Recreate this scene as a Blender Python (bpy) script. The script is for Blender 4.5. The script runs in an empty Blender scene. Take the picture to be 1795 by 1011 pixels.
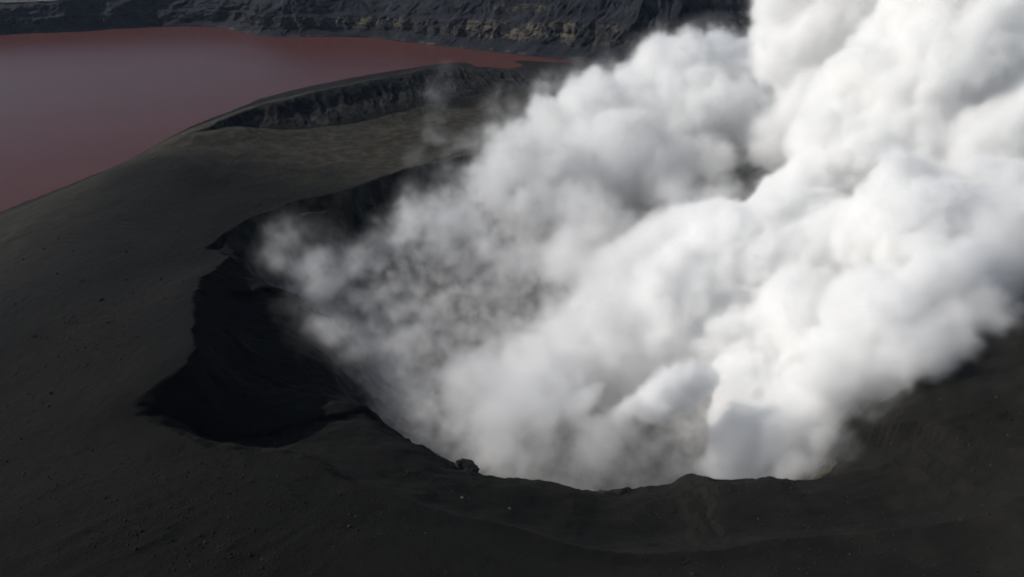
import bpy, math, random
import numpy as np
from mathutils import Vector

R = math.radians
# ------------------------------------------------------------------ camera, world, sun, exposure
scene = bpy.context.scene
PITCH = 28.0
CAMZ = 300.0
cd = bpy.data.cameras.new("camera")
cd.sensor_width = 36.0
cd.lens = 24.0
cd.clip_start = 1.0
cd.clip_end = 60000.0
cam = bpy.data.objects.new("camera", cd)
cam.location = (0, 0, CAMZ)
cam.rotation_euler = (R(90 - PITCH), 0, 0)
scene.collection.objects.link(cam)
scene.camera = cam

SUN_EL, SUN_AZ = 29.0, 168.0      # elevation; azimuth of the sun measured from +x towards +y
sdir = Vector((math.cos(R(SUN_EL)) * math.cos(R(SUN_AZ)), math.cos(R(SUN_EL)) * math.sin(R(SUN_AZ)), math.sin(R(SUN_EL))))
world = bpy.data.worlds.new("World")
scene.world = world
world.use_nodes = True
wn = world.node_tree
bg = wn.nodes["Background"]
bg.inputs[1].default_value = 0.075
sky = wn.nodes.new("ShaderNodeTexSky")
sky.sky_type = 'NISHITA'
sky.sun_disc = False
sky.sun_elevation = R(SUN_EL)
sky.sun_rotation = R(90 - SUN_AZ)
sky.altitude = 1300
sky.dust_density = 1.6
wn.links.new(sky.outputs[0], bg.inputs[0])
sl = bpy.data.lights.new("sun", 'SUN')
sl.energy = 3.95
sl.angle = R(0.5)
sl.color = (1.0, 0.955, 0.89)
sun = bpy.data.objects.new("sun", sl)
sun.rotation_euler = sdir.to_track_quat('Z', 'Y').to_euler()
scene.collection.objects.link(sun)
scene.view_settings.view_transform = 'Standard'
scene.view_settings.look = 'None'
scene.view_settings.exposure = 0.0
scene.view_settings.gamma = 1.0
cy = scene.cycles
cy.max_bounces = 26
cy.volume_bounces = 24
cy.volume_step_rate = 1.2
cy.volume_max_steps = 700
cy.use_denoising = True
cy.adaptive_threshold = 0.04

# ------------------------------------------------------------------ helpers
cp, sp = math.cos(R(PITCH)), math.sin(R(PITCH))
FPX = 897.5 / 0.75


def ray(u, v):
    a = (u - 897.5) / FPX
    b = (505.5 - v) / FPX
    return a, cp + b * sp, -sp + b * cp


def atz(u, v, z):
    """ground point seen at (u, v) when the ground there is z metres above the lake"""
    dx, dy, dz = ray(u, v)
    t = (z - CAMZ) / dz
    return (dx * t, dy * t, z)


def aty(u, v, y):
    dx, dy, dz = ray(u, v)
    t = y / dy
    return (dx * t, y, CAMZ + dz * t, t)


rng = np.random.default_rng(7)


def vnoise2(x, y, seed):
    """smooth value noise in 0..1 on arrays"""
    r = np.random.default_rng(seed)
    T = r.random((256, 256)).astype(np.float32)
    xi = np.floor(x).astype(np.int64); yi = np.floor(y).astype(np.int64)
    fx = (x - xi).astype(np.float32); fy = (y - yi).astype(np.float32)
    fx = fx * fx * fx * (fx * (fx * 6 - 15) + 10); fy = fy * fy * fy * (fy * (fy * 6 - 15) + 10)
    x0 = xi & 255; x1 = (xi + 1) & 255; y0 = yi & 255; y1 = (yi + 1) & 255
    a = T[x0, y0] * (1 - fx) + T[x1, y0] * fx
    b = T[x0, y1] * (1 - fx) + T[x1, y1] * fx
    return a * (1 - fy) + b * fy


def fbm2(x, y, scale, octv, seed, gain=0.5, ridge=False):
    out = np.zeros(np.broadcast(x, y).shape, np.float32); amp = 1.0; tot = 0.0; f = 1.0 / scale
    for o in range(octv):
        c, s = math.cos(o * 1.1 + .4), math.sin(o * 1.1 + .4)
        n = vnoise2((x * c - y * s) * f + o * 17.3, (x * s + y * c) * f + o * 9.1, seed + o)
        n = (1 - np.abs(2 * n - 1)) if ridge else n
        out += amp * n; tot += amp; amp *= gain; f *= 2.03
    return out / tot


def catmull(pts, closed=False, sub=6):
    P = np.array(pts, float); n = len(P); out = []
    rngi = range(n) if closed else range(n - 1)
    for i in rngi:
        if closed:
            p0, p1, p2, p3 = P[(i - 1) % n], P[i], P[(i + 1) % n], P[(i + 2) % n]
        else:
            p0, p1, p2, p3 = P[max(i - 1, 0)], P[i], P[i + 1], P[min(i + 2, n - 1)]
        for k in range(sub):
            t = k / sub
            out.append(0.5 * ((2 * p1) + (p2 - p0) * t + (2 * p0 - 5 * p1 + 4 * p2 - p3) * t * t + (3 * p1 - p0 - 3 * p2 + p3) * t ** 3))
    if not closed:
        out.append(P[-1])
    return np.array(out)


def polydist(X, Y, poly, closed=True):
    """distance to polyline and its height at the nearest place"""
    best = np.full(X.shape, 1e18, np.float32); zz = np.zeros(X.shape, np.float32)
    n = len(poly)
    for i in range(n if closed else n - 1):
        a = poly[i]; b = poly[(i + 1) % n]
        dx, dy = b[0] - a[0], b[1] - a[1]; L = dx * dx + dy * dy + 1e-9
        t = np.clip(((X - a[0]) * dx + (Y - a[1]) * dy) / L, 0, 1)
        d = (X - a[0] - t * dx) ** 2 + (Y - a[1] - t * dy) ** 2
        m = d < best
        best = np.where(m, d, best); zz = np.where(m, a[2] + t * (b[2] - a[2]), zz)
    return np.sqrt(best), zz


def inside(X, Y, poly):
    c = np.zeros(X.shape, bool); n = len(poly)
    for i in range(n):
        x1, y1 = poly[i][:2]; x2, y2 = poly[(i + 1) % n][:2]
        if y1 == y2:
            continue
        m = ((y1 > Y) != (y2 > Y)) & (X < (x2 - x1) * (Y - y1) / (y2 - y1) + x1)
        c ^= m
    return c


def sstep(a, b, x):
    t = np.clip((x - a) / (b - a), 0, 1)
    return t * t * (3 - 2 * t)


def tag(o, label=None, cat=None, group=None, kind=None):
    if label: o['label'] = label
    if cat: o['category'] = cat
    if group: o['group'] = group
    if kind: o['kind'] = kind
    return o


def grid_mesh(name, X, Y, Z, mat, smooth=True):
    ny, nx = X.shape
    me = bpy.data.meshes.new(name)
    me.vertices.add(nx * ny)
    co = np.stack([X, Y, Z], -1).astype(np.float32).ravel()
    me.vertices.foreach_set("co", co)
    idx = np.arange(nx * ny, dtype=np.int32).reshape(ny, nx)
    q = np.stack([idx[:-1, :-1], idx[:-1, 1:], idx[1:, 1:], idx[1:, :-1]], -1).reshape(-1)
    nf = len(q) // 4
    me.loops.add(nf * 4); me.polygons.add(nf)
    me.loops.foreach_set("vertex_index", q)
    me.polygons.foreach_set("loop_start", np.arange(0, nf * 4, 4, dtype=np.int32))
    me.polygons.foreach_set("use_smooth", np.full(nf, smooth))
    me.update(calc_edges=True)
    me.materials.append(mat)
    o = bpy.data.objects.new(name, me)
    scene.collection.objects.link(o)
    return o


class N:
    """small node building helper"""
    def __init__(s, name):
        s.m = bpy.data.materials.new(name); s.m.use_nodes = True
        s.t = s.m.node_tree; s.t.nodes.clear()
        s.out = s.new("ShaderNodeOutputMaterial")

    def new(s, typ, **kw):
        n = s.t.nodes.new(typ)
        for k, v in kw.items():
            if k.startswith("i_"):
                key = k[2:]
                n.inputs[int(key) if key.isdigit() else key.replace("_", " ")].default_value = v
            else:
                setattr(n, k, v)
        return n

    def l(s, a, b):
        s.t.links.new(a, b)

    def noise(s, vec, scale, detail=5, rough=0.55, dist=0.0):
        n = s.new("ShaderNodeTexNoise"); n.inputs["Scale"].default_value = scale
        n.inputs["Detail"].default_value = detail; n.inputs["Roughness"].default_value = rough
        n.inputs["Distortion"].default_value = dist
        s.l(vec, n.inputs["Vector"]); return n.outputs[0]

    def math(s, op, a, b=None, c=None, clamp=False):
        n = s.new("ShaderNodeMath", operation=op, use_clamp=clamp)
        for i, v in enumerate((a, b, c)):
            if v is None: continue
            if isinstance(v, (int, float)): n.inputs[i].default_value = v
            else: s.l(v, n.inputs[i])
        return n.outputs[0]

    def maprange(s, v, a, b, c=0.0, d=1.0):
        n = s.new("ShaderNodeMapRange", interpolation_type='SMOOTHSTEP')
        s.l(v, n.inputs[0])
        for i, k in enumerate((a, b, c, d)): n.inputs[i + 1].default_value = k
        return n.outputs[0]

    def mix(s, f, a, b):
        n = s.new("ShaderNodeMix", data_type='RGBA')
        for sock, v in ((n.inputs[0], f), (n.inputs[6], a), (n.inputs[7], b)):
            if isinstance(v, (int, float)): sock.default_value = v
            elif isinstance(v, tuple): sock.default_value = (*v, 1)
            else: s.l(v, sock)
        return n.outputs[2]

    def scalevec(s, vec, sc, rot=(0, 0, 0)):
        n = s.new("ShaderNodeMapping"); s.l(vec, n.inputs[0])
        n.inputs["Scale"].default_value = sc; n.inputs["Rotation"].default_value = rot
        return n.outputs[0]

    def bump(s, h, dist, strength=1.0, normal=None):
        n = s.new("ShaderNodeBump"); n.inputs["Distance"].default_value = dist
        n.inputs["Strength"].default_value = strength; s.l(h, n.inputs["Height"])
        if normal is not None: s.l(normal, n.inputs["Normal"])
        return n.outputs[0]

    def surf(s, col, rough=0.95, spec=0.15, normal=None):
        p = s.new("ShaderNodeBsdfPrincipled")
        if isinstance(col, tuple): p.inputs["Base Color"].default_value = (*col, 1)
        else: s.l(col, p.inputs["Base Color"])
        p.inputs["Specular IOR Level"].default_value = spec
        if isinstance(rough, float): p.inputs["Roughness"].default_value = rough
        else: s.l(rough, p.inputs["Roughness"])
        if normal is not None: s.l(normal, p.inputs["Normal"])
        s.l(p.outputs[0], s.out.inputs["Surface"])
        return p


# ------------------------------------------------------------------ materials
def mat_ash():
    n = N("ash")
    g = n.new("ShaderNodeNewGeometry"); P = g.outputs["Position"]
    at = lambda a: (lambda x: x.outputs["Fac"])(n.new("ShaderNodeAttribute", attribute_name=a))
    olive, floor, scree, band = at("olive"), at("floor"), at("scree"), at("band")
    big = n.noise(P, 0.012, 5, 0.6)
    mid = n.noise(P, 0.07, 6, 0.65)
    fine = n.noise(P, 0.9, 6, 0.7)
    base = n.mix(n.maprange(big, 0.35, 0.68), (0.0068, 0.0070, 0.0064), (0.0118, 0.0114, 0.0098))
    base = n.mix(n.math('MULTIPLY', n.maprange(mid, 0.45, 0.7), 0.45), base, (0.021, 0.020, 0.017))
    ol = n.mix(n.maprange(mid, 0.38, 0.66), (0.023, 0.0212, 0.0155), (0.052, 0.046, 0.032))
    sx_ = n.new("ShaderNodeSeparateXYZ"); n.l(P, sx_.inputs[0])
    unshaded = n.maprange(sx_.outputs[0], -260.0, 120.0, 0.0, 1.0)  # cloud shadow on the left slope painted into the ash colour, fading rightwards
    base = n.mix(unshaded, n.mix(0.72, base, (0.0012, 0.0013, 0.0014)), base)
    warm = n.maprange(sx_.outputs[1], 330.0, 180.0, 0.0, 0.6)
    base = n.mix(n.math('MULTIPLY', warm, n.math('SUBTRACT', 1.0, unshaded)), base, (0.0105, 0.0096, 0.0070))
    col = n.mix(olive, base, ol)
    sc_ = n.mix(n.maprange(n.noise(n.scalevec(P, (0.08, 0.08, 0.02)), 1.0, 5, 0.65), 0.42, 0.66), (0.011, 0.012, 0.012), (0.033, 0.031, 0.027))
    col = n.mix(scree, col, sc_)
    # vent floor: bleached grey and buff, broken by dark rubble
    fl = n.mix(n.maprange(n.noise(P, 0.05, 8, 0.72), 0.40, 0.62), (0.035, 0.034, 0.030), (0.15, 0.135, 0.11))
    fl = n.mix(n.math('MULTIPLY', n.maprange(n.noise(P, 0.02, 4, 0.6), 0.54, 0.70), 0.8), fl, (0.34, 0.27, 0.22))
    fl = n.mix(n.math('MULTIPLY', n.maprange(n.noise(P, 0.35, 5, 0.75), 0.50, 0.62), 0.75), fl, (0.03, 0.03, 0.028))
    col = n.mix(floor, col, fl)
    col = n.mix(band, col, n.mix(n.maprange(mid, 0.4, 0.65), (0.055, 0.048, 0.036), (0.12, 0.105, 0.08)))
    # grain and dark grit of the surface
    col = n.mix(n.math('MULTIPLY', n.maprange(fine, 0.40, 0.25), 0.6), col, (0.006, 0.006, 0.006))
    v = n.new("ShaderNodeTexVoronoi", feature='F1'); v.inputs["Scale"].default_value = 0.22; v.inputs["Randomness"].default_value = 1
    n.l(P, v.inputs["Vector"])
    speck = n.math('MULTIPLY', n.maprange(v.outputs["Distance"], 0.20, 0.09), n.maprange(n.noise(P, 0.03, 3, 0.6), 0.42, 0.62))
    col = n.mix(n.math('MULTIPLY', speck, 0.75), col, (0.005, 0.005, 0.005))
    b1 = n.bump(fine, 0.5, 0.9)
    b2 = n.bump(mid, 3.0, 0.5, b1)
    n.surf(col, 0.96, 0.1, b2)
    return n.m


def mat_lake():
    n = N("lake_water")
    g = n.new("ShaderNodeNewGeometry"); P = g.outputs["Position"]
    a = n.noise(n.scalevec(P, (0.0012, 0.004, 1)), 1.0, 4, 0.55, 0.6)
    streak = n.noise(n.scalevec(P, (0.004, 0.05, 1), (0, 0, R(6))), 1.0, 6, 0.7, 0.3)
    col = n.mix(n.maprange(a, 0.35, 0.7), (0.092, 0.036, 0.031), (0.086, 0.035, 0.032))
    foam = n.maprange(streak, 0.69, 0.76)
    col = n.mix(n.math('MULTIPLY', foam, 0.2), col, (0.2, 0.12, 0.12))
    rough = n.maprange(n.noise(n.scalevec(P, (0.002, 0.006, 1)), 1.0, 4, 0.6, 0.5), 0.35, 0.7, 0.16, 0.30)
    w = n.noise(n.scalevec(P, (0.15, 0.4, 1)), 1.0, 6, 0.65)
    b = n.bump(w, 0.35, 0.5)
    p = n.surf(col, 0.22, 0.12, b)
    p.inputs["IOR"].default_value = 1.15
    return n.m


def mat_cliff():
    n = N("cliff_rock")
    g = n.new("ShaderNodeNewGeometry"); P = g.outputs["Position"]
    at = n.new("ShaderNodeAttribute", attribute_name="tanrock").outputs["Fac"]
    green = n.new("ShaderNodeAttribute", attribute_name="plateau").outputs["Fac"]
    m = n.noise(n.scalevec(P, (0.02, 0.02, 0.012)), 1.0, 7, 0.65)
    col = n.mix(n.maprange(m, 0.35, 0.65), (0.0095, 0.0108, 0.014), (0.023, 0.0255, 0.031))  # blue of the distance haze tinted into the rock colour
    strata = n.noise(n.scalevec(P, (0.009, 0.009, 0.12)), 1.0, 6, 0.7, 0.4)
    tcol = n.mix(n.maprange(strata, 0.4, 0.6), (0.034, 0.030, 0.025), (0.115, 0.096, 0.069))
    brk = n.maprange(n.noise(n.scalevec(P, (0.03, 0.03, 0.05)), 1.0, 5, 0.7), 0.42, 0.60)
    col = n.mix(n.math('MULTIPLY', at, brk), col, tcol)
    col = n.mix(green, col, n.mix(n.maprange(n.noise(P, 0.02, 6, 0.7), 0.4, 0.6), (0.05, 0.055, 0.045), (0.15, 0.15, 0.13)))
    b = n.bump(n.noise(n.scalevec(P, (0.12, 0.12, 0.05)), 1.0, 7, 0.7), 6.0, 0.8)
    n.surf(col, 0.95, 0.12, b)
    return n.m


def mat_rock(name, c1, c2):
    n = N(name)
    tc = n.new("ShaderNodeTexCoord").outputs["Object"]
    m = n.noise(tc, 1.2, 6, 0.7)
    col = n.mix(n.maprange(m, 0.35, 0.65), c1, c2)
    n.surf(col, 0.95, 0.12, n.bump(n.noise(tc, 2.5, 7, 0.75), 0.4, 0.9))
    return n.m


ASH, LAKE, CLIFF = mat_ash(), mat_lake(), mat_cliff()
ROCK_DARK = mat_rock("dark_rock", (0.012, 0.012, 0.012), (0.04, 0.038, 0.034))
ROCK_PALE = mat_rock("pale_rock", (0.05, 0.05, 0.048), (0.13, 0.125, 0.115))

# ------------------------------------------------------------------ the terrain
# landmarks read off the photograph, each with the height of the ground there
A_px = [(399, 408, 76), (399, 450, 77), (366, 478, 86), (333, 512, 95), (345, 560, 100), (340, 610, 102), (300, 652, 102), (262, 680, 101), (230, 703, 100), (244, 732, 98),
        (300, 757, 98), (368, 777, 98), (430, 786, 97), (490, 790, 96), (540, 806, 96), (590, 832, 95), (630, 846, 95), (690, 866, 94), (760, 888, 93),
        (850, 910, 91), (960, 940, 88), (1060, 962, 85), (1150, 966, 83), (1250, 962, 83), (1340, 946, 84), (1480, 935, 90), (1700, 905, 104),
        (1900, 820, 125), (2020, 640, 150), (1900, 430, 150), (1650, 300, 130), (1400, 235, 105), (1150, 215, 85), (930, 238, 74), (800, 268, 71)]
B_px = [(400, 412, 75), (452, 378, 75), (530, 347, 75), (580, 337, 76), (650, 315, 74), (720, 295, 72), (820, 275, 70), (950, 262, 70), (1150, 270, 72),
        (1350, 340, 78), (1450, 480, 78), (1460, 640, 68), (1462, 760, 56), (1440, 822, 50), (1395, 845, 46), (1345, 840, 48), (1300, 834, 49), (1250, 832, 48),
        (1214, 838, 44), (1192, 846, 41), (1172, 855, 37), (1110, 860, 34), (1050, 858, 33), (990, 850, 34), (950, 851, 35), (880, 845, 37), (820, 832, 39),
        (765, 797, 42), (700, 758, 43), (640, 722, 45), (592, 690, 42), (585, 650, 40), (560, 605, 40), (548, 560, 42), (525, 520, 46), (490, 505, 52), (440, 478, 60), (412, 441, 69)]
E_px = [(366, 224, 90), (400, 208, 93), (470, 182, 96), (560, 159, 97), (640, 143, 94), (710, 129, 90), (760, 119, 86), (850, 118, 76), (950, 130, 68)]
F_px = [(368, 228, 88), (400, 222, 84), (440, 222, 80), (500, 228, 76), (560, 224, 72), (620, 216, 70), (690, 200, 68), (760, 182, 66), (860, 162, 62), (950, 150, 62)]

A = catmull([atz(*p) for p in A_px], True, 3)
B = catmull([atz(*p) for p in B_px], True, 3)
E = catmull([atz(*p) for p in E_px], False, 3)
F = catmull([atz(*p) for p in F_px], False, 3)

ctrl = [atz(*p) for p in A_px]
ctrl += [atz(*p) for p in [
    # near shore of the lake and the strip of beach before it
    (-300, 520, 0), (-150, 440, 0), (0, 372, 0), (100, 333, 0), (200, 292, 0), (260, 262, 0), (330, 224, 0), (400, 197, 0), (470, 170, 0), (560, 148, 0), (650, 131, 0), (740, 117, 0), (820, 111, 0), (900, 110, 0), (990, 110, 0), (840, 103, -12), (900, 101, -12), (960, 99, -12), (1020, 99, -12), (940, 106, -8), (985, 107, -4),
    # lake bed
    (-100, 300, -12), (100, 250, -14), (300, 180, -16), (550, 110, -16), (750, 95, -10),
    # ridge of the left slope
    (-200, 540, 58), (0, 425, 62), (80, 385, 66), (150, 352, 70), (230, 310, 77), (300, 268, 86),
    # the slope right of the ridge
    (-200, 800, 100), (0, 700, 92), (0, 560, 80), (120, 600, 88), (120, 480, 78), (200, 420, 76), (250, 520, 85), (150, 720, 97), (300, 350, 76),
    # bench
    (420, 320, 73), (520, 290, 71), (620, 270, 70), (430, 250, 76), (350, 262, 80), (600, 232, 69), (720, 240, 68), (800, 220, 67), (900, 190, 64), (980, 160, 52), (1000, 135, 25),
    # foreground
    (0, 1011, 116), (300, 1011, 112), (600, 1011, 108), (900, 1011, 98), (1150, 1011, 92), (1350, 1011, 92), (1795, 1011, 112), (0, 850, 106), (250, 850, 103), (500, 900, 102), (2100, 1000, 150), (-300, 1000, 120)]]
ctrl += [(-600, 150, 110), (0, 40, 122), (-300, 40, 125), (400, 40, 140), (-500, -150, 130), (500, -150, 160), (0, -150, 135), (650, 300, 180), (700, 700, 160), (600, 1100, 120), (300, 1300, 60),
         (200, 1500, 20), (500, 1600, 25), (-1100, 500, -10), (-1200, 900, -20), (900, 100, 200), (1000, 1300, 90), (0, 1750, -3), (-900, 1300, -20), (-500, 1700, -20), (-1000, 100, 40), (1400, 700, 150), (1400, -100, 200)]
ctrl = np.array(ctrl)


def tps_fit(P, reg=0.2):
    s = 1 / 500.0
    x = P[:, :2] * s; d = np.sqrt(((x[:, None] - x[None]) ** 2).sum(-1)) + 1e-9
    K = d * d * np.log(d); n = len(P)
    K += np.eye(n) * reg * 1e-3
    Q = np.c_[np.ones(n), x]
    M = np.block([[K, Q], [Q.T, np.zeros((3, 3))]])
    w = np.linalg.solve(M, np.r_[P[:, 2], np.zeros(3)])
    return x, w, s


def tps_eval(fit, X, Y):
    x, w, s = fit; X = X * s; Y = Y * s
    out = w[-3] + w[-2] * X + w[-1] * Y
    for i in range(len(x)):
        d2 = (X - x[i, 0]) ** 2 + (Y - x[i, 1]) ** 2 + 1e-12
        out += w[i] * 0.5 * d2 * np.log(d2)
    return out


def axis(segs):
    """segs: (start, end, step0, step1)"""
    out = [segs[0][0]]
    for a, b, s0, s1 in segs:
        while out[-1] < b - 1e-6:
            t = (out[-1] - a) / (b - a)
            out.append(min(b, out[-1] + s0 + (s1 - s0) * t))
    return np.array(out)


XS = axis([(-1500, -500, 20, 3.0), (-500, -300, 3.0, 1.5), (-300, 330, 1.3, 1.3), (330, 600, 1.5, 5), (600, 1600, 6, 25)])
YS = axis([(-200, 100, 8, 2), (100, 560, 1.15, 1.5), (560, 800, 1.5, 2.2), (800, 1500, 2.2, 4), (1500, 1900, 4, 12)])
X, Y = np.meshgrid(XS, YS)
X = X.astype(np.float32); Y = Y.astype(np.float32)
# warped coordinates make the edges ragged
wx = X + (fbm2(X, Y, 26, 4, 11) - 0.5) * 12 + (fbm2(X, Y, 5, 2, 21) - 0.5) * 3.0
wy = Y + (fbm2(X, Y, 26, 4, 31) - 0.5) * 12 + (fbm2(X, Y, 5, 2, 41) - 0.5) * 3.0

fit = tps_fit(ctrl)
cx, cy_ = np.meshgrid(np.linspace(-1500, 1600, 311), np.linspace(-200, 1900, 211))
cz = tps_eval(fit, cx, cy_)


def bil(Xq, Yq):
    gx = (Xq + 1500) / 10.0; gy = (Yq + 200) / 10.0
    ix = np.clip(gx.astype(int), 0, 309); iy = np.clip(gy.astype(int), 0, 209)
    fx = gx - ix; fy = gy - iy
    fx = np.clip(fx, 0, 1); fy = np.clip(fy, 0, 1)
    return (cz[iy, ix] * (1 - fx) + cz[iy, ix + 1] * fx) * (1 - fy) + (cz[iy + 1, ix] * (1 - fx) + cz[iy + 1, ix + 1] * fx) * fy


Z = bil(X, Y).astype(np.float32)
base0 = Z.copy()
# broad swells of the ash cover
Z += (fbm2(X, Y, 90, 4, 51) - 0.5) * 5 * sstep(0, 15, base0)
# old crater wall above the bench: from its crest down to the talus
dE, zE = polydist(wx, wy, E, False)
dF, zF = polydist(wx, wy, F, False)
EF = np.vstack([E, F[::-1]])
inEF = inside(wx, wy, EF)
t = dE / (dE + dF + 1e-6)
gul = fbm2(wx + wy * 0.3, wy * 0.25, 14, 4, 61, ridge=True)
prof = 0.4 * sstep(0.0, 0.45, t) + 0.6 * t
zef = zE + (zF - zE) * prof + (gul - 0.5) * 6 * np.sin(np.clip(t, 0, 1) * math.pi)
# crest rises smoothly behind
crest = np.exp(-(dE / 60.0) ** 2) * (1 - inEF)
Z = np.where(inEF, zef, Z * (1 - crest) + zE * crest)
talus = np.exp(-(dF / 25.0) ** 2) * (~inEF) * (dE > dF)
Z = Z * (1 - talus) + zF * talus
scree = np.where(inEF, 1.0, 0.0) * sstep(1.05, 0.7, t + (fbm2(X, Y, 30, 4, 71) - 0.5) * 0.9)

# the wide outer pit (A) lofted to the inner edge (B)
wk = 0.3 + 0.7 * sstep(-60, -150, X)
ax_, ay_ = X + (wx - X) * wk, Y + (wy - Y) * wk
dA, zA = polydist(ax_, ay_, A)
dB, zB = polydist(wx, wy, B)
inA, inB = inside(ax_, ay_, A), inside(wx, wy, B)
near = np.exp(-(dA / 14.0) ** 2) * (~inA)
Z = Z * (1 - near) + zA * near
t = dA / (dA + dB + 1e-6)
steep = sstep(-60, -150, X) * sstep(430, 330, Y)           # the slumped left wall
pa = t + (0.10 * np.sin(t * math.pi * 2))                     # convex lip, concave foot
pb = 0.35 * sstep(0, 0.3, t) + 0.65 * t                      # scarp first, then a terrace
span = dA + dB
pb = np.where(span < 40, t, pb)
pr = pa * (1 - steep) + pb * steep
zab = zA + (zB - zA) * pr
zab = zab + (fbm2(X, Y, 6, 4, 93, 0.6) - 0.5) * 3.2 * np.exp(-dB / 9.0)
zab += np.sin(np.clip(t, 0, 1) * math.pi) * ((fbm2(X, Y, 60, 5, 81, 0.45) - 0.5) * (7 - 2 * steep) + (fbm2(X * .4, Y, 9, 4, 91, ridge=True) - .5) * 0.8)
inAB = inA & ~inB
Z = np.where(inAB, zab, Z)
# small scarp along the near lip
lip = np.exp(-((dA - 3) / 4.0) ** 2) * inAB * sstep(0.50, 0.65, fbm2(X, Y, 38, 3, 95)) * sstep(-45, -80, X)
Z -= lip * 3.0
# the inner vent
FLOOR = -28.0
wall = zB - (dB * 1.25 + sstep(0, 10, dB) * 9) + (fbm2(wx, wy, 18, 5, 101, ridge=True) - 0.5) * 16 * sstep(0, 14, dB)
wall += 9 * (fbm2(X, Y, 55, 3, 107) - .5)
flo = FLOOR + (fbm2(X, Y, 24, 6, 111, 0.6) - 0.5) * 16 + 0.02 * (400 - Y)
# a slump block that still leans on the far-left wall
bx_, by_, _ = atz(560, 380, 55)
u_ = (X - bx_) * 0.85 - (Y - by_) * 0.5; v_ = (X - bx_) * 0.5 + (Y - by_) * 0.85
rot = 1 - sstep(0.55, 1.0, np.sqrt((u_ / 26) ** 2 + (v_ / 42) ** 2))
block = 64 - 0.12 * (Y - by_) + (fbm2(wx, wy, 12, 4, 121) - .5) * 8
vent = np.maximum(wall, flo)
vent = np.where(rot > 0, np.maximum(vent, block * rot + flo * (1 - rot)), vent)
smooth_floor = sstep(-18, 10, vent)
Z = np.where(inB, vent, Z)
# fine roughness everywhere
Z += (fbm2(X, Y, 3.2, 3, 131) - 0.5) * 0.5
Z += (fbm2(X * 0.35 + Y * .2, Y, 7, 3, 141, ridge=True) - 0.5) * 1.0 * inAB
# rills on the right hand slope, following the drape of the ash
rill = fbm2(X * 0.10 + Y * 0.02, Y - X * 0.14, 6, 4, 151, ridge=True)
Z += (rill - 0.5) * 1.5 * sstep(90, 180, X) * (~inB)
outer = (~inA) & (~inB) & (~inEF)
ang = np.arctan2(Y - 430, X - 60)
rad = np.hypot(X - 60, Y - 430)
Z += (fbm2(ang * 60, rad * 0.03, 1.0, 3, 181, ridge=True) - 0.5) * 1.1 * outer * sstep(0.35, 0.65, fbm2(X, Y, 120, 3, 191)) * sstep(10, 60, dA)
Z = Z.astype(np.float32)

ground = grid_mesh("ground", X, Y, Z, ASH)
tag(ground, kind="structure")


def attr(me, name, arr):
    a = me.attributes.new(name, 'FLOAT', 'POINT')
    a.data.foreach_set("value", np.ascontiguousarray(arr, np.float32).ravel())


olive = sstep(560, 700, Y + X * 0.25) * sstep(60, -60, X - 150) * (~inEF) * sstep(6, 30, base0)
shore_strip = sstep(78, 60, base0) * sstep(4, 14, base0) * sstep(-250, -330, X)
olive = np.maximum(olive, shore_strip * 0.4) * sstep(0.25, 0.5, fbm2(X, Y, 140, 3, 161) + 0.12)
band = inB * sstep(14, 0, dB) * sstep(0.52, 0.62, fbm2(X, Y, 40, 4, 171))
block_face = inB & (rot > 0.05) & (Z > 5)
attr(ground.data, "olive", np.clip(olive + block_face * 0.9, 0, 1))
attr(ground.data, "floor", inB * sstep(12, -12, Z))
attr(ground.data, "scree", np.clip(scree + inB * (~block_face) * sstep(-12, 12, Z), 0, 1))
attr(ground.data, "band", np.clip(band, 0, 1) * (~block_face) * sstep(300, 250, Y + 0 * X) * 0.8)


def ground_z(x, y):
    ix = np.clip(np.searchsorted(XS, x) - 1, 0, len(XS) - 2); iy = np.clip(np.searchsorted(YS, y) - 1, 0, len(YS) - 2)
    fx = (x - XS[ix]) / (XS[ix + 1] - XS[ix]); fy = (y - YS[iy]) / (YS[iy + 1] - YS[iy])
    return (Z[iy, ix] * (1 - fx) + Z[iy, ix + 1] * fx) * (1 - fy) + (Z[iy + 1, ix] * (1 - fx) + Z[iy + 1, ix + 1] * fx) * fy


# ------------------------------------------------------------------ lake
lme = bpy.data.meshes.new("lake")
lme.from_pydata([(-12000, -200, 0), (-420, -200, 0), (-420, 850, 0), (2500, 850, 0), (2500, 3200, 0), (-420, 3200, 0), (-12000, 3200, 0), (-12000, 850, 0)], [],
                [(0, 1, 2, 7), (7, 2, 5, 6), (2, 3, 4, 5)])
lme.materials.append(LAKE)
lake = bpy.data.objects.new("lake", lme)
scene.collection.objects.link(lake)
tag(lake, kind="structure")

# ------------------------------------------------------------------ far caldera wall and the plateau on top of it
W_px = [(-900, 105), (-500, 84), (-200, 72), (0, 61), (100, 57), (200, 51), (300, 47), (380, 48), (430, 58), (480, 66), (560, 65), (640, 66), (700, 73), (780, 83), (860, 91), (940, 100), (1000, 107), (1060, 113),
        (1130, 118), (1250, 118), (1400, 112), (1600, 112), (1800, 116), (2100, 124), (2500, 140)]
Wb = catmull([atz(u, v, 0) for u, v in W_px], False, 8)
seg = np.r_[0, np.cumsum(np.hypot(np.diff(Wb[:, 0]), np.diff(Wb[:, 1])))]
S = np.arange(0, seg[-1], 3.0)
bxs = np.interp(S, seg, Wb[:, 0]); bys = np.interp(S, seg, Wb[:, 1])
ker = np.ones(41) / 41
sx = np.convolve(np.pad(bxs, 20, 'edge'), ker, 'valid'); sy = np.convolve(np.pad(bys, 20, 'edge'), ker, 'valid')
tx, ty = np.gradient(sx), np.gradient(sy); L = np.hypot(tx, ty)
nxv, nyv = -ty / L, tx / L                       # away from the lake
H = np.interp(bxs, [-3000, -1700, -900, -300, 200, 800, 2000], [78, 80, 96, 125, 175, 215, 260])
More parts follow.
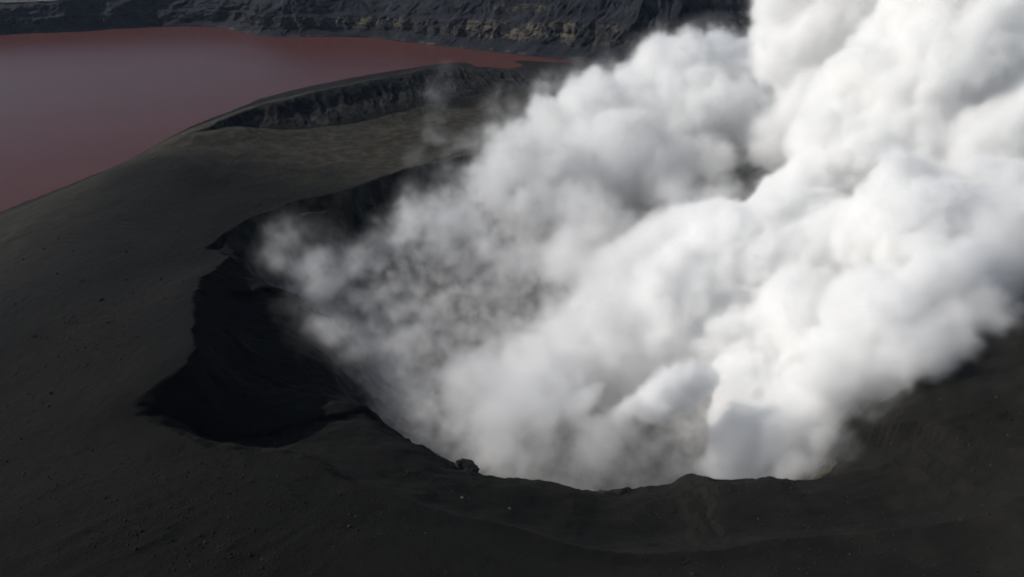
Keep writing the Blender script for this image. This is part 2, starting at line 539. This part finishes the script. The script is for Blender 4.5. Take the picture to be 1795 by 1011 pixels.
T = np.r_[np.linspace(-0.06, 1, 90), [1.01, 1.03, 1.08, 1.2, 1.5, 2.2, 4, 9, 25]]
SS, TT = np.meshgrid(S, T)
HH = np.broadcast_to(H, SS.shape)
tc = np.clip(TT, 0, 1)
diag = SS + tc * 60 * np.sin(SS / 300.0)
gw = (fbm2(SS, TT * 130, 70, 4, 205) - 0.5) * 70
g1 = fbm2(diag + gw, TT * 90, 150, 3, 201, ridge=True)
g2 = fbm2(diag + gw * 1.3, TT * 90, 42, 5, 211, 0.6, ridge=True)
g3 = fbm2(SS, TT * 150, 12, 3, 221)
zt = HH * TT * 1.0
# apron of talus at the foot, a steep middle, a step, then the rim
horiz = np.interp(tc, [0, 0.16, 0.2, 0.48, 0.55, 0.93, 1], [0, 0.28, 0.30, 0.44, 0.58, 0.86, 0.9]) * HH * 1.25
amp = np.sin(np.clip(tc * 1.05, 0, 1) * math.pi) ** 0.5
horiz = horiz + ((g1 - 0.5) * -55 + (g2 - 0.5) * -26 + (g3 - .5) * 10) * amp
horiz = horiz + np.where(TT > 1, (TT - 1) * 300, 0)
zt = np.where(TT > 1, HH + (TT - 1) * 1.5 + (fbm2(SS, TT * 50, 90, 3, 231) - .5) * 8, zt)
zt = zt + (fbm2(SS, TT * 100, 40, 3, 241) - .5) * 10 * np.where((TT > 0.1), 1, 0) * np.where(TT > 1, 0, 1)
cliff = grid_mesh("cliff", bxs + nxv * horiz, bys + nyv * horiz, zt, CLIFF)
tag(cliff, kind="structure")
up = vnoise2(SS / 260.0, TT * 0 + 3.3, 251)
tanm = (sstep(0.16, 0.22, tc) * sstep(0.50, 0.44, tc) + 0.8 * sstep(0.60, 0.64, tc) * sstep(0.74, 0.70, tc) * sstep(.45, .6, up)) * sstep(0.30, 0.55, up + 0.22) * sstep(-900, -500, bxs)
tanm = np.maximum(tanm, sstep(0.06, 0.03, tc) * sstep(0.45, 0.6, fbm2(SS, TT * 0, 20, 3, 261)) * (TT > 0) * 0.8)
attr(cliff.data, "tanrock", np.clip(tanm, 0, 1))
attr(cliff.data, "plateau", (TT > 1.0) * 1.0)


# ------------------------------------------------------------------ boulders and stones
def rock_mesh(name, seed, mats, sub=3, rough=0.5, flat=0.75):
    import bmesh
    bm = bmesh.new()
    bmesh.ops.create_icosphere(bm, subdivisions=sub, radius=1.0)
    r = random.Random(seed)
    planes = []
    for _ in range(11):
        v = Vector((r.gauss(0, 1), r.gauss(0, 1), r.gauss(0, 1))).normalized()
        planes.append((v, r.uniform(0.55, 0.9)))
    from mathutils import noise as mn
    off = Vector((seed * 3.1, seed * 1.7, 0))
    for v in bm.verts:
        p = v.co.copy()
        for n_, d_ in planes:
            k = p.dot(n_)
            if k > d_: p -= n_ * (k - d_) * 0.85
        p *= 1 + rough * 0.35 * mn.noise(p * 1.7 + off) + rough * 0.18 * mn.noise(p * 4.5 + off)
        p.z *= flat
        v.co = p
    me = bpy.data.meshes.new(name); bm.to_mesh(me); bm.free()
    me.materials.append(mats)
    return me


def place_rock(me, name, x, y, size, seed, sink=0.3):
    r = random.Random(seed)
    o = bpy.data.objects.new(name, me); scene.collection.objects.link(o)
    z = float(ground_z(np.array([x]), np.array([y]))[0])
    s = (size * r.uniform(.85, 1.2), size * r.uniform(.8, 1.15), size * r.uniform(.75, 1.1))
    o.scale = s
    o.rotation_euler = (r.uniform(-.3, .3), r.uniform(-.3, .3), r.uniform(0, 6.28))
    o.location = (x, y, z + s[2] * 0.75 * (1 - 2 * sink) * 0.6)
    return o


def hit(u, v):
    """march the pixel ray down to the terrain"""
    dx, dy, dz = ray(u, v)
    ts = np.linspace(120, 1500, 4000)
    x, y, z = dx * ts, dy * ts, CAMZ + dz * ts
    g = ground_z(x, y)
    below = z < g
    if not below.any(): return float(x[-1]), float(y[-1])
    i = np.argmax(below)
    return float(x[i]), float(y[i])


# ------------------------------------------------------------------ steam
# (u, v, forward distance, radius in photo pixels, density per metre) of each billow
PUFFS = [
    # main column over the right half of the pit
    (1215, 815, 294, 20, .06), (1270, 812, 296, 32, .09), (1340, 775, 305, 62, .13), (1400, 790, 300, 50, .12), (1350, 820, 296, 40, .11), (1420, 720, 330, 75, .13), (1330, 690, 350, 75, .13),
    (1400, 820, 300, 38, .07), (1445, 780, 305, 40, .08), (1470, 720, 310, 40, .09), (1300, 815, 300, 40, .08), (1520, 670, 320, 50, .10), (1590, 635, 330, 55, .10), (1650, 590, 340, 55, .10), (1710, 545, 350, 60, .08), (1775, 480, 370, 70, .07),
    (1500, 640, 340, 80, .13), (1300, 600, 400, 95, .12), (1420, 570, 380, 110, .13), (1560, 550, 370, 100, .13), (1660, 510, 380, 90, .12), (1740, 440, 390, 95, .10),
    (1180, 560, 430, 100, .10), (1290, 480, 450, 120, .12), (1450, 450, 440, 130, .13), (1590, 430, 440, 140, .13), (1720, 380, 430, 120, .12), (1820, 400, 420, 90, .08),
    (1240, 420, 500, 80, .12), (1380, 400, 480, 80, .13), (1420, 330, 500, 70, .13), (1490, 260, 520, 110, .13), (1620, 270, 500, 150, .13), (1760, 280, 460, 150, .12),
    (1560, 160, 540, 120, .13), (1700, 120, 520, 160, .13), (1820, 140, 500, 140, .12), (1800, 0, 540, 150, .12), (1690, -30, 560, 140, .12),
    # crown that leans back over the lake side
    (1450, 110, 700, 105, .09), (1400, 70, 720, 60, .09), (1500, 30, 700, 110, .09), (1600, 10, 680, 110, .09), (1385, 40, 730, 55, .09), (1372, 5, 725, 50, .09), (1352, 62, 725, 36, .08), (1400, -35, 720, 60, .09), (1375, 75, 725, 45, .09), (1420, -5, 720, 60, .09), (1500, -30, 700, 90, .09), (1580, -30, 700, 90, .09), (1360, 100, 720, 36, .07), (1430, 200, 660, 80, .08), (1360, 250, 650, 60, .06),
    # the lower lobe behind
    (1180, 130, 800, 70, .08), (1250, 120, 800, 65, .08), (1310, 130, 790, 55, .08), (1120, 180, 790, 75, .08), (1200, 210, 770, 110, .08), (1310, 220, 740, 80, .07),
    (1040, 190, 780, 75, .07), (960, 220, 760, 60, .055), (1080, 280, 710, 95, .06), (980, 290, 700, 80, .055), (900, 270, 700, 65, .045), (1170, 300, 690, 75, .06), (1250, 290, 680, 60, .05),
    (860, 330, 650, 65, .04), (930, 360, 620, 60, .045), (1010, 370, 610, 65, .05), (800, 370, 600, 55, .045), (740, 370, 600, 50, .04), (1060, 400, 560, 50, .05), (1180, 350, 560, 40, .04), (1260, 350, 560, 45, .05),
    (700, 410, 570, 42, .035), (770, 430, 560, 40, .03), (860, 410, 550, 40, .035), (930, 440, 540, 38, .04), (1000, 460, 520, 65, .06), (1090, 470, 490, 70, .07), (1150, 430, 500, 55, .07),
    # left arm in the pit
    (515, 430, 470, 36, 0.037), (560, 465, 465, 40, 0.034), (490, 455, 465, 28, 0.031), (620, 450, 500, 40, 0.024), (670, 440, 520, 35, 0.014), (530, 395, 500, 18, 0.017), (600, 490, 455, 26, 0.016), (550, 510, 440, 28, 0.031),
    (590, 570, 400, 36, 0.041), (555, 595, 372, 20, 0.020), (515, 545, 375, 22, 0.009), (640, 600, 400, 34, 0.028), (720, 605, 410, 36, 0.028), (700, 640, 370, 30, 0.016), (610, 640, 370, 26, 0.015),
    (800, 650, 400, 44, 0.036), (880, 645, 400, 52, 0.044), (975, 590, 430, 58, 0.060), (1060, 560, 440, 80, 0.060), (900, 460, 500, 34, 0.032), (790, 455, 520, 20, 0.012),
    (840, 680, 360, 70, 0.057), (930, 660, 380, 70, 0.075), (1010, 640, 400, 65, 0.068), (800, 740, 325, 45, 0.040), (860, 780, 305, 45, 0.048), (930, 800, 298, 40, 0.048), (960, 740, 325, 50, 0.062),
    (900, 720, 335, 60, 0.057), (860, 740, 318, 52, 0.048), (1000, 830, 292, 32, 0.040), (1060, 800, 300, 38, 0.048), (1110, 815, 294, 24, 0.035),
    (1020, 790, 302, 42, 0.057), (1080, 760, 325, 36, 0.053), (740, 700, 340, 42, 0.018), (1080, 640, 400, 60, 0.060), (1140, 620, 410, 55, 0.070), (1010, 700, 360, 40, 0.066), (1180, 640, 400, 45, 0.060),
    # the fresh bright puff over a vent
    (1150, 703, 310, 22, .2), (1182, 686, 312, 22, .22), (1212, 674, 314, 20, .22), (1120, 718, 308, 18, .16), (1230, 676, 316, 13, .22), (1165, 668, 314, 9, .22), (1098, 738, 304, 18, .08), (1042, 688, 330, 13, .12), (1018, 705, 328, 13, .08),
    (1285, 735, 312, 22, .12), (1262, 780, 300, 18, .07), (1305, 765, 304, 26, .12),
    # thin blue fume rising over the bench, and over the right slope
    (775, 130, 1000, 24, 0.0053), (765, 165, 960, 22, 0.0096), (770, 205, 900, 22, 0.0096), (768, 250, 860, 26, 0.0096), (785, 300, 760, 34, 0.0144), (730, 290, 760, 26, 0.0072), (860, 180, 900, 22, 0.0072), (870, 220, 820, 30, 0.0144), (820, 260, 800, 36, 0.0120),
    (900, 180, 840, 26, 0.0120), (960, 150, 830, 26, 0.0288), (1060, 120, 830, 22, 0.0210), (1755, 640, 300, 16, 0.0027), (1760, 680, 280, 14, 0.0015), (1540, 720, 290, 30, 0.0045), (1480, 800, 280, 26, 0.0045),
]
CS = 6.0                                          # coarse lattice, metres
LO = np.array([-240.0, 225.0, -38.0]); HI = np.array([600.0, 1005.0, 388.0])
nx_, ny_, nz_ = [int(round((HI[i] - LO[i]) / CS)) + 1 for i in range(3)]
gx = LO[0] + CS * np.arange(nx_, dtype=np.float32); gy = LO[1] + CS * np.arange(ny_, dtype=np.float32); gz = LO[2] + CS * np.arange(nz_, dtype=np.float32)
SD = np.full((nz_, ny_, nx_), -60, np.float32); WD = np.zeros_like(SD); WS = np.zeros_like(SD)
prng = random.Random(3)
allp = []
for (u, v, y, rp, dens) in PUFFS:
    x_, y_, z_, t_ = aty(u, v, y)
    r_ = rp / FPX * t_
    lim = hit(u, v)[1] - r_ * 0.45                # stays in front of the ground it drifts over
    if y > lim:
        r_ *= lim / y
        x_, y_, z_, t_ = aty(u, v, lim)
    allp.append((x_, y_, z_, r_ * 0.92, dens))
    for _ in range(9):                            # smaller billows budding from its surface
        d = Vector((prng.gauss(0, 1), prng.gauss(0, 1), prng.gauss(0, 1) + .2)).normalized()
        k = prng.uniform(.25, .48)
        q = (x_ + d.x * r_ * .72, y_ + d.y * r_ * .72, z_ + d.z * r_ * .72, r_ * k, dens)
        allp.append(q)
        for _ in range(3):
            e = Vector((prng.gauss(0, 1), prng.gauss(0, 1), prng.gauss(0, 1))).normalized()
            allp.append((q[0] + e.x * q[3] * .8, q[1] + e.y * q[3] * .8, q[2] + e.z * q[3] * .8, q[3] * prng.uniform(.3, .5), dens))
for (x_, y_, z_, r_, dens) in allp:
    m_ = r_ + 24
    i0, i1 = np.searchsorted(gx, [x_ - m_, x_ + m_]); j0, j1 = np.searchsorted(gy, [y_ - m_, y_ + m_]); k0, k1 = np.searchsorted(gz, [z_ - m_, z_ + m_])
    if i1 <= i0 or j1 <= j0 or k1 <= k0: continue
    d = np.sqrt((gx[None, None, i0:i1] - x_) ** 2 + (gy[None, j0:j1, None] - y_) ** 2 + (gz[k0:k1, None, None] - z_) ** 2)
    s_ = r_ - d
    sl_ = (slice(k0, k1), slice(j0, j1), slice(i0, i1))
    SD[sl_] = np.maximum(SD[sl_], s_)
    w_ = np.exp(np.clip(s_ / 6.0, -8, 5))
    WS[sl_] += w_; WD[sl_] += w_ * dens
WD = WD / (WS + 1e-9)
SD = np.maximum(SD, np.minimum(np.where(WS > 0, 6.0 * np.log(WS + 1e-9) - 5.0, -60), SD + 4.5)).astype(np.float32)   # fills the creases between billows
# thin mist that fills the vent up to its brim
gX, gY = np.meshgrid(gx, gy)
dBc, zBc = polydist(gX, gY, B)
inBc = inside(gX, gY, B)
top = np.where(inBc, np.clip(zBc - 12, 5, 42), -60)
pool = np.minimum(top[None] - gz[:, None, None], np.where(inBc, dBc, -dBc)[None] + 1) * np.ones_like(SD)
MIST = np.clip(pool / 14.0, 0, 1) * sstep(-250, -205, gX)[None] * (0.0105 + 0.003 * sstep(-110, 60, gX)[None])
COEF = np.stack([SD, WD, MIST], -1)

gx_all, gy_all, gz_all = gx, gy, gz


def steam_object(name, lo, hi, vox, mat, fade):
    """fade: (y0, y1, sign); two neighbouring volumes cross-fade between y0 and y1"""
    i0, i1 = [int(round(q)) for q in np.clip([(lo[0] - LO[0]) / CS - 3, (hi[0] - LO[0]) / CS + 4], 0, len(gx_all))]
    j0, j1 = [int(round(q)) for q in np.clip([(lo[1] - LO[1]) / CS - 3, (hi[1] - LO[1]) / CS + 4], 0, len(gy_all))]
    k0, k1 = [int(round(q)) for q in np.clip([(lo[2] - LO[2]) / CS - 3, (hi[2] - LO[2]) / CS + 4], 0, len(gz_all))]
    gx, gy, gz = gx_all[i0:i1], gy_all[j0:j1], gz_all[k0:k1]
    nx_, ny_, nz_ = len(gx), len(gy), len(gz)
    org = (float(gx[0]), float(gy[0]), float(gz[0]))
    coef = np.ascontiguousarray(COEF[k0:k1, j0:j1, i0:i1]); npt = nx_ * ny_ * nz_
    me = bpy.data.meshes.new(name)
    me.vertices.add(npt)
    zz, yy, xx = np.meshgrid(gz, gy, gx, indexing='ij')
    me.vertices.foreach_set("co", np.stack([xx, yy, zz], -1).astype(np.float32).ravel())
    a = me.attributes.new("coef", 'FLOAT_VECTOR', 'POINT')
    a.data.foreach_set("vector", coef.astype(np.float32).ravel())
    me.materials.append(mat)
    o = bpy.data.objects.new(name, me)
    scene.collection.objects.link(o)
    g = bpy.data.node_groups.new(name, 'GeometryNodeTree')
    g.interface.new_socket("Geometry", in_out='INPUT', socket_type='NodeSocketGeometry')
    g.interface.new_socket("Geometry", in_out='OUTPUT', socket_type='NodeSocketGeometry')
    nn = g.nodes.new
    gi, go = nn("NodeGroupInput"), nn("NodeGroupOutput")
    L = g.links.new

    def mth(op, a, b=None, c=None, clamp=False):
        n = nn("ShaderNodeMath"); n.operation = op; n.use_clamp = clamp
        for i, v in enumerate((a, b, c)):
            if v is None: continue
            if isinstance(v, (int, float)): n.inputs[i].default_value = v
            else: L(v, n.inputs[i])
        return n.outputs[0]

    def vmth(op, a, b=None):
        n = nn("ShaderNodeVectorMath"); n.operation = op
        for i, v in enumerate((a, b)):
            if v is None: continue
            if isinstance(v, (tuple, list, Vector)): n.inputs[i].default_value = v
            elif isinstance(v, (int, float)): n.inputs["Scale"].default_value = v
            else: L(v, n.inputs[i])
        return n.outputs["Vector"]

    def tex(kind, vec, scale, detail, rough, **kw):
        n = nn(kind); n.inputs["Scale"].default_value = scale; n.inputs["Detail"].default_value = detail; n.inputs["Roughness"].default_value = rough
        for k, v in kw.items(): setattr(n, k, v)
        L(vec, n.inputs["Vector"]); return n.outputs

    pos = nn("GeometryNodeInputPosition").outputs[0]
    # turbulence bends the field
    wv = tex("ShaderNodeTexNoise", pos, 1 / 42.0, 4, 0.55)["Color"]
    wv = vmth("SCALE", vmth("SUBTRACT", wv, (.5, .5, .5)), 34.0)
    p = vmth("ADD", pos, wv)
    q = vmth("MULTIPLY", vmth("SUBTRACT", p, org), (1 / CS,) * 3)
    fl = vmth("FLOOR", q); fr = vmth("SUBTRACT", q, fl)
    s1 = nn("ShaderNodeSeparateXYZ"); L(fl, s1.inputs[0]); s2 = nn("ShaderNodeSeparateXYZ"); L(fr, s2.inputs[0])
    ax = []
    for k, nmax in enumerate((nx_, ny_, nz_)):
        i0 = mth('MINIMUM', mth('MAXIMUM', s1.outputs[k], 0.0), float(nmax - 1))
        i1 = mth('MINIMUM', mth('MAXIMUM', mth('ADD', s1.outputs[k], 1.0), 0.0), float(nmax - 1))
        ax.append((i0, i1))
    co_attr = nn("GeometryNodeInputNamedAttribute"); co_attr.data_type = 'FLOAT_VECTOR'; co_attr.inputs[0].default_value = "coef"

    def sample(i, j, k):
        # integer arithmetic keeps big indices exact
        def ci(s):
            n = nn("FunctionNodeFloatToInt"); n.rounding_mode = 'ROUND'; L(s, n.inputs[0]); return n.outputs[0]
        def im(op, a, b):
            n = nn("FunctionNodeIntegerMath"); n.operation = op
            L(a, n.inputs[0])
            if isinstance(b, int): n.inputs[1].default_value = b
            else: L(b, n.inputs[1])
            return n.outputs[0]
        row = im('ADD', im('MULTIPLY', ci(k), ny_), ci(j))
        idx = im('ADD', im('MULTIPLY', row, nx_), ci(i))
        n = nn("GeometryNodeSampleIndex"); n.data_type = 'FLOAT_VECTOR'; n.domain = 'POINT'
        L(gi.outputs[0], n.inputs["Geometry"]); L(co_attr.outputs[0], n.inputs["Value"]); L(idx, n.inputs["Index"])
        return n.outputs[0]

    def vmix(f, a, b):
        n = nn("ShaderNodeMix"); n.data_type = 'VECTOR'; L(f, n.inputs[0]); L(a, n.inputs[4]); L(b, n.inputs[5]); return n.outputs[1]
    fx, fy, fz = s2.outputs
    cs = {}
    for a in (0, 1):
        for b in (0, 1):
            cs[a, b] = vmix(fx, sample(ax[0][0], ax[1][a], ax[2][b]), sample(ax[0][1], ax[1][a], ax[2][b]))
    c = vmix(fz, vmix(fy, cs[0, 0], cs[1, 0]), vmix(fy, cs[0, 1], cs[1, 1]))
    sep = nn("ShaderNodeSeparateXYZ"); L(c, sep.inputs[0])
    sd, wd, mist = sep.outputs
    # cauliflower: rounded cells at two sizes push the boundary out
    p2 = vmth("ADD", pos, vmth("SCALE", wv, 0.5))
    def cells(scale):
        n = nn("ShaderNodeTexVoronoi"); n.feature = 'F1'; n.inputs["Scale"].default_value = scale
        L(p2, n.inputs["Vector"]); d_ = n.outputs["Distance"]
        return mth('MULTIPLY', d_, d_)
    bil_ = mth('ADD', mth('MULTIPLY', mth('SUBTRACT', 0.4, cells(1 / 28.0)), 13.0), mth('MULTIPLY', mth('SUBTRACT', 0.38, cells(1 / 12.0)), 8.0))
    fa = nn("ShaderNodeMapRange"); L(wd, fa.inputs[0]); fa.inputs[1].default_value = 0.12; fa.inputs[2].default_value = 0.2; fa.inputs[3].default_value = 4.0; fa.inputs[4].default_value = 9.0
    bil_ = mth('ADD', bil_, mth('MULTIPLY', mth('SUBTRACT', 0.36, cells(1 / 5.8)), fa.outputs[0]))
    bil_ = mth('SUBTRACT', bil_, 1.8)
    nz = tex("ShaderNodeTexNoise", p2, 1 / 18.0, 6, 0.66)["Fac"]
    bil_ = mth('ADD', bil_, mth('MULTIPLY', mth('SUBTRACT', nz, 0.5), 16.0))
    amp_ = nn("ShaderNodeMapRange"); L(wd, amp_.inputs[0]); amp_.inputs[1].default_value = 0.06; amp_.inputs[2].default_value = 0.12; amp_.inputs[3].default_value = 1.0; amp_.inputs[4].default_value = 0.62
    bil_ = mth('MULTIPLY', bil_, amp_.outputs[0])
    s = mth('ADD', sd, bil_)
    # soft where thin, crisp where dense
    wid = nn("ShaderNodeMapRange"); L(wd, wid.inputs[0]); wid.inputs[1].default_value = 0.02; wid.inputs[2].default_value = 0.12; wid.inputs[3].default_value = 17.0; wid.inputs[4].default_value = 4.0
    body = mth('POWER', mth('DIVIDE', s, wid.outputs[0], clamp=True), 1.4)
    wsp = tex("ShaderNodeTexNoise", vmth("MULTIPLY", p2, (.8, 1, .9)), 1 / 27.0, 7, 0.62)["Fac"]
    wm = nn("ShaderNodeMapRange"); wm.interpolation_type = 'SMOOTHSTEP'; L(wsp, wm.inputs[0]); wm.inputs[1].default_value = 0.34; wm.inputs[2].default_value = 0.66; wm.inputs[3].default_value = 0.12; wm.inputs[4].default_value = 1.5
    thin = nn("ShaderNodeMapRange"); L(wd, thin.inputs[0]); thin.inputs[1].default_value = 0.035; thin.inputs[2].default_value = 0.08
    # wd small -> broken up by the wisps
    brk = nn("ShaderNodeMix"); brk.data_type = 'FLOAT'; L(thin.outputs[0], brk.inputs[0]); L(wm.outputs[0], brk.inputs[2]); brk.inputs[3].default_value = 1.0
    hd = nn("ShaderNodeMapRange"); L(wd, hd.inputs[0]); hd.inputs[1].default_value = 0.045; hd.inputs[2].default_value = 0.12; hd.inputs[3].default_value = 1.0; hd.inputs[4].default_value = 1.7
    den = mth('MULTIPLY', mth('MULTIPLY', mth('MULTIPLY', body, wd), hd.outputs[0]), brk.outputs[0])
    # a thin veil hangs round every dense billow and fills the folds between them
    veil = mth('POWER', mth('DIVIDE', mth('ADD', s, 15.0), 26.0, clamp=True), 1.5)
    veil = mth('MULTIPLY', mth('MULTIPLY', veil, mth('MULTIPLY', wd, 0.09)), mth('ADD', wm.outputs[0], 0.25))
    den = mth('ADD', den, veil)
    # curls of vapour over the floor
    cur = tex("ShaderNodeTexNoise", p2, 1 / 13.0, 6, 0.62)["Fac"]
    cm = nn("ShaderNodeMapRange"); cm.interpolation_type = 'SMOOTHSTEP'; L(cur, cm.inputs[0]); cm.inputs[1].default_value = 0.40; cm.inputs[2].default_value = 0.68; cm.inputs[3].default_value = 0.05; cm.inputs[4].default_value = 3.2
    den = mth('ADD', den, mth('MULTIPLY', mist, mth('MULTIPLY', cm.outputs[0], wm.outputs[0])))
    sp_ = nn("ShaderNodeSeparateXYZ"); L(pos, sp_.inputs[0])
    fd = nn("ShaderNodeMapRange"); L(sp_.outputs[1], fd.inputs[0]); fd.inputs[1].default_value = fade[0]; fd.inputs[2].default_value = fade[1]
    fd.inputs[3].default_value = 0.0 if fade[2] > 0 else 1.0; fd.inputs[4].default_value = 1.0 if fade[2] > 0 else 0.0
    den = mth('MULTIPLY', den, fd.outputs[0])
    den = mth('MULTIPLY', den, mth('GREATER_THAN', den, 0.0003))
    vc = nn("GeometryNodeVolumeCube")
    L(den, vc.inputs["Density"])
    vc.inputs["Min"].default_value = lo; vc.inputs["Max"].default_value = hi
    for k, nm in enumerate(("X", "Y", "Z")):
        vc.inputs["Resolution " + nm].default_value = int(round((hi[k] - lo[k]) / vox))
    sm = nn("GeometryNodeSetMaterial"); sm.inputs["Material"].default_value = mat
    L(vc.outputs[0], sm.inputs["Geometry"]); L(sm.outputs[0], go.inputs[0])
    md = o.modifiers.new("steam", 'NODES'); md.node_group = g
    return o


def mat_steam():
    n = N("steam")
    pv = n.new("ShaderNodeVolumePrincipled")
    pv.inputs["Color"].default_value = (0.995, 0.995, 0.993, 1)
    pv.inputs["Density"].default_value = 1.0
    pv.inputs["Anisotropy"].default_value = 0.25
    n.l(pv.outputs[0], n.out.inputs["Volume"])
    return n.m


STEAM = mat_steam()
steam = steam_object("steam", (-240.0, 225.0, -38.0), (470.0, 450.0, 270.0), 1.9, STEAM, (426.0, 446.0, -1))
tag(steam, "dense white steam filling the near half of the crater vent and spilling over the dark slope on its right", "steam", kind="stuff")
plume = steam_object("steam_plume", (-240.0, 422.0, -38.0), (600.0, 1005.0, 388.0), 2.7, STEAM, (426.0, 446.0, 1))
tag(plume, "tall white steam plume rising from the far half of the vent towards the upper right", "steam plume", kind="stuff")

# ------------------------------------------------------------------ boulders and stones on the ash
big = rock_mesh("boulder", 5, ROCK_DARK, 4, 0.7, 0.8)
bx0, by0 = atz(821, 828, 41)[:2]
b0 = place_rock(big, "boulder", bx0, by0, 5.4, 5, 0.3)
b0.scale = (8.2, 5.5, 6.2); b0.rotation_euler = (0.1, 0.3, 0.3); b0.location.z = float(ground_z(np.array([bx0]), np.array([by0]))[0]) + 2.2
tag(b0, "great dark boulder sitting on the near brim of the vent against the steam", "boulder")

shapes = [rock_mesh("rock", 20 + k, ROCK_DARK, 3, 0.6, 0.75) for k in range(4)]
pale_shapes = [rock_mesh("rock", 40 + k, ROCK_PALE, 3, 0.6, 0.7) for k in range(3)]
lone = place_rock(shapes[1], "rock", *hit(177, 527), 2.4, 9)
tag(lone, "largest dark rock lying on the open ash slope left of the black shadow", "rock")
DARK_SPOTS = [(40, 455), (78, 437), (105, 505), (145, 492), (220, 490), (100, 480), (155, 440), (128, 440), (190, 460), (222, 441), (320, 493), (283, 489), (288, 523), (25, 533), (190, 565),
              (120, 564), (102, 418), (252, 361), (300, 372), (318, 400), (60, 590), (240, 590), (150, 640), (90, 690), (210, 630), (280, 560)]
for k, (u, v) in enumerate(DARK_SPOTS):
    o = place_rock(shapes[k % 4], "rock", *hit(u, v), 1.15, 100 + k)
    where = ("on the upper slope towards the lake shore" if v < 425 else "close by the left edge of the picture" if u < 110 else "close beside the ragged edge of the black shadow" if u > 230
             else "on the middle of the left slope above the largest rock" if v < 527 else "on the middle of the left slope below the largest rock")
    tag(o, "small dark rock " + where, "rock", "dark rocks scattered on the left ash slope")
for k, (u, v) in enumerate([(1486, 880), (1603, 813), (1736, 815), (1746, 696), (1766, 763), (1679, 768), (1780, 606), (1683, 911), (1722, 885), (1622, 800), (1329, 909), (1560, 780), (1650, 700)]):
    o = place_rock(pale_shapes[k % 3], "rock", *hit(u, v), 0.42, 200 + k)
    where = ("just below the lower right edge of the steam" if v < 800 and u < 1700 else "high on the slope by the right edge of the picture" if v < 800
             else "low on the slope towards the bottom right corner" if u > 1600 else "on the dark hollow right of the bottom centre")
    tag(o, "small pale rock " + where, "rock", "pale rocks dotted over the right slope")
for k, (u, v, sz, lab) in enumerate([(810, 872, .9, "pale grey rock on the dark terrace below the great boulder"),
                                     (893, 891, .8, "dull grey rock on the terrace to the lower right of the pale grey rock"),
                                     (745, 934, .35, "tiny pale rock on the near ash slope below the pit edge"),
                                     (545, 787, .0, "")]):
    if sz:
        o = place_rock(pale_shapes[k % 3], "rock", *hit(u, v), sz, 300 + k)
        tag(o, lab, "rock")

# grit: thousands of stones nobody could count
import bmesh
gr = np.random.default_rng(77)
ico = bmesh.new(); bmesh.ops.create_icosphere(ico, subdivisions=1, radius=1.0)
iv = np.array([v.co[:] for v in ico.verts], np.float32); iff = np.array([[v.index for v in f.verts] for f in ico.faces], np.int32); ico.free()
M = 20000
px = gr.uniform(-330, 330, M * 3); py = 130 + 470 * gr.random(M * 3) ** 1.4
clump = fbm2(px, py, 60, 3, 301)
keep = (gr.random(M * 3) < sstep(0.35, 0.7, clump)) & ~inside(px, py, B) & (np.abs(px) < py * 0.95 + 60)
px, py = px[keep][:M], py[keep][:M]; M = len(px)
pz = ground_z(px, py); size = 0.10 + 0.5 * gr.random(M) ** 5 + py * 0.0002
jit = 1 + 0.35 * gr.standard_normal((M, len(iv), 1)).clip(-1.5, 1.5)
sc3 = size[:, None, None] * gr.uniform(0.6, 1.3, (M, 1, 3)) * np.array([1, 1, .7])
V = iv[None] * jit * sc3 + np.stack([px, py, pz + size * .15], -1)[:, None, :]
Fc = iff[None] + (np.arange(M, dtype=np.int32) * len(iv))[:, None, None]
gm = bpy.data.meshes.new("stones"); gm.vertices.add(M * len(iv)); gm.vertices.foreach_set("co", V.astype(np.float32).ravel())
gm.loops.add(Fc.size); gm.polygons.add(Fc.size // 3); gm.loops.foreach_set("vertex_index", Fc.ravel().astype(np.int32))
gm.polygons.foreach_set("loop_start", np.arange(0, Fc.size, 3, dtype=np.int32)); gm.update(calc_edges=True)
gm.materials.append(ROCK_DARK)
go_ = bpy.data.objects.new("stones", gm); scene.collection.objects.link(go_)
tag(go_, "fine dark volcanic stones strewn over the ash slopes", "stones", kind="stuff")

# ------------------------------------------------------------------ air
def box_mesh(name, lo, hi):
    me = bpy.data.meshes.new(name)
    v = [(x, y, z) for x in (lo[0], hi[0]) for y in (lo[1], hi[1]) for z in (lo[2], hi[2])]
    me.from_pydata(v, [], [(0, 1, 3, 2), (4, 6, 7, 5), (0, 4, 5, 1), (2, 3, 7, 6), (0, 2, 6, 4), (1, 5, 7, 3)])
    return me
hm = N("haze")
hv = hm.new("ShaderNodeVolumePrincipled")
hv.inputs["Color"].default_value = (0.62, 0.76, 1.0, 1); hv.inputs["Density"].default_value = 0.000012; hv.inputs["Anisotropy"].default_value = 0.0
hm.l(hv.outputs[0], hm.out.inputs["Volume"])
hme = box_mesh("haze", (-13000, -500, -70), (13000, 13000, 405)); hme.materials.append(hm.m)
ho = bpy.data.objects.new("haze", hme); scene.collection.objects.link(ho)
tag(ho, "thin blue haze in the air over the caldera", "haze", kind="stuff")
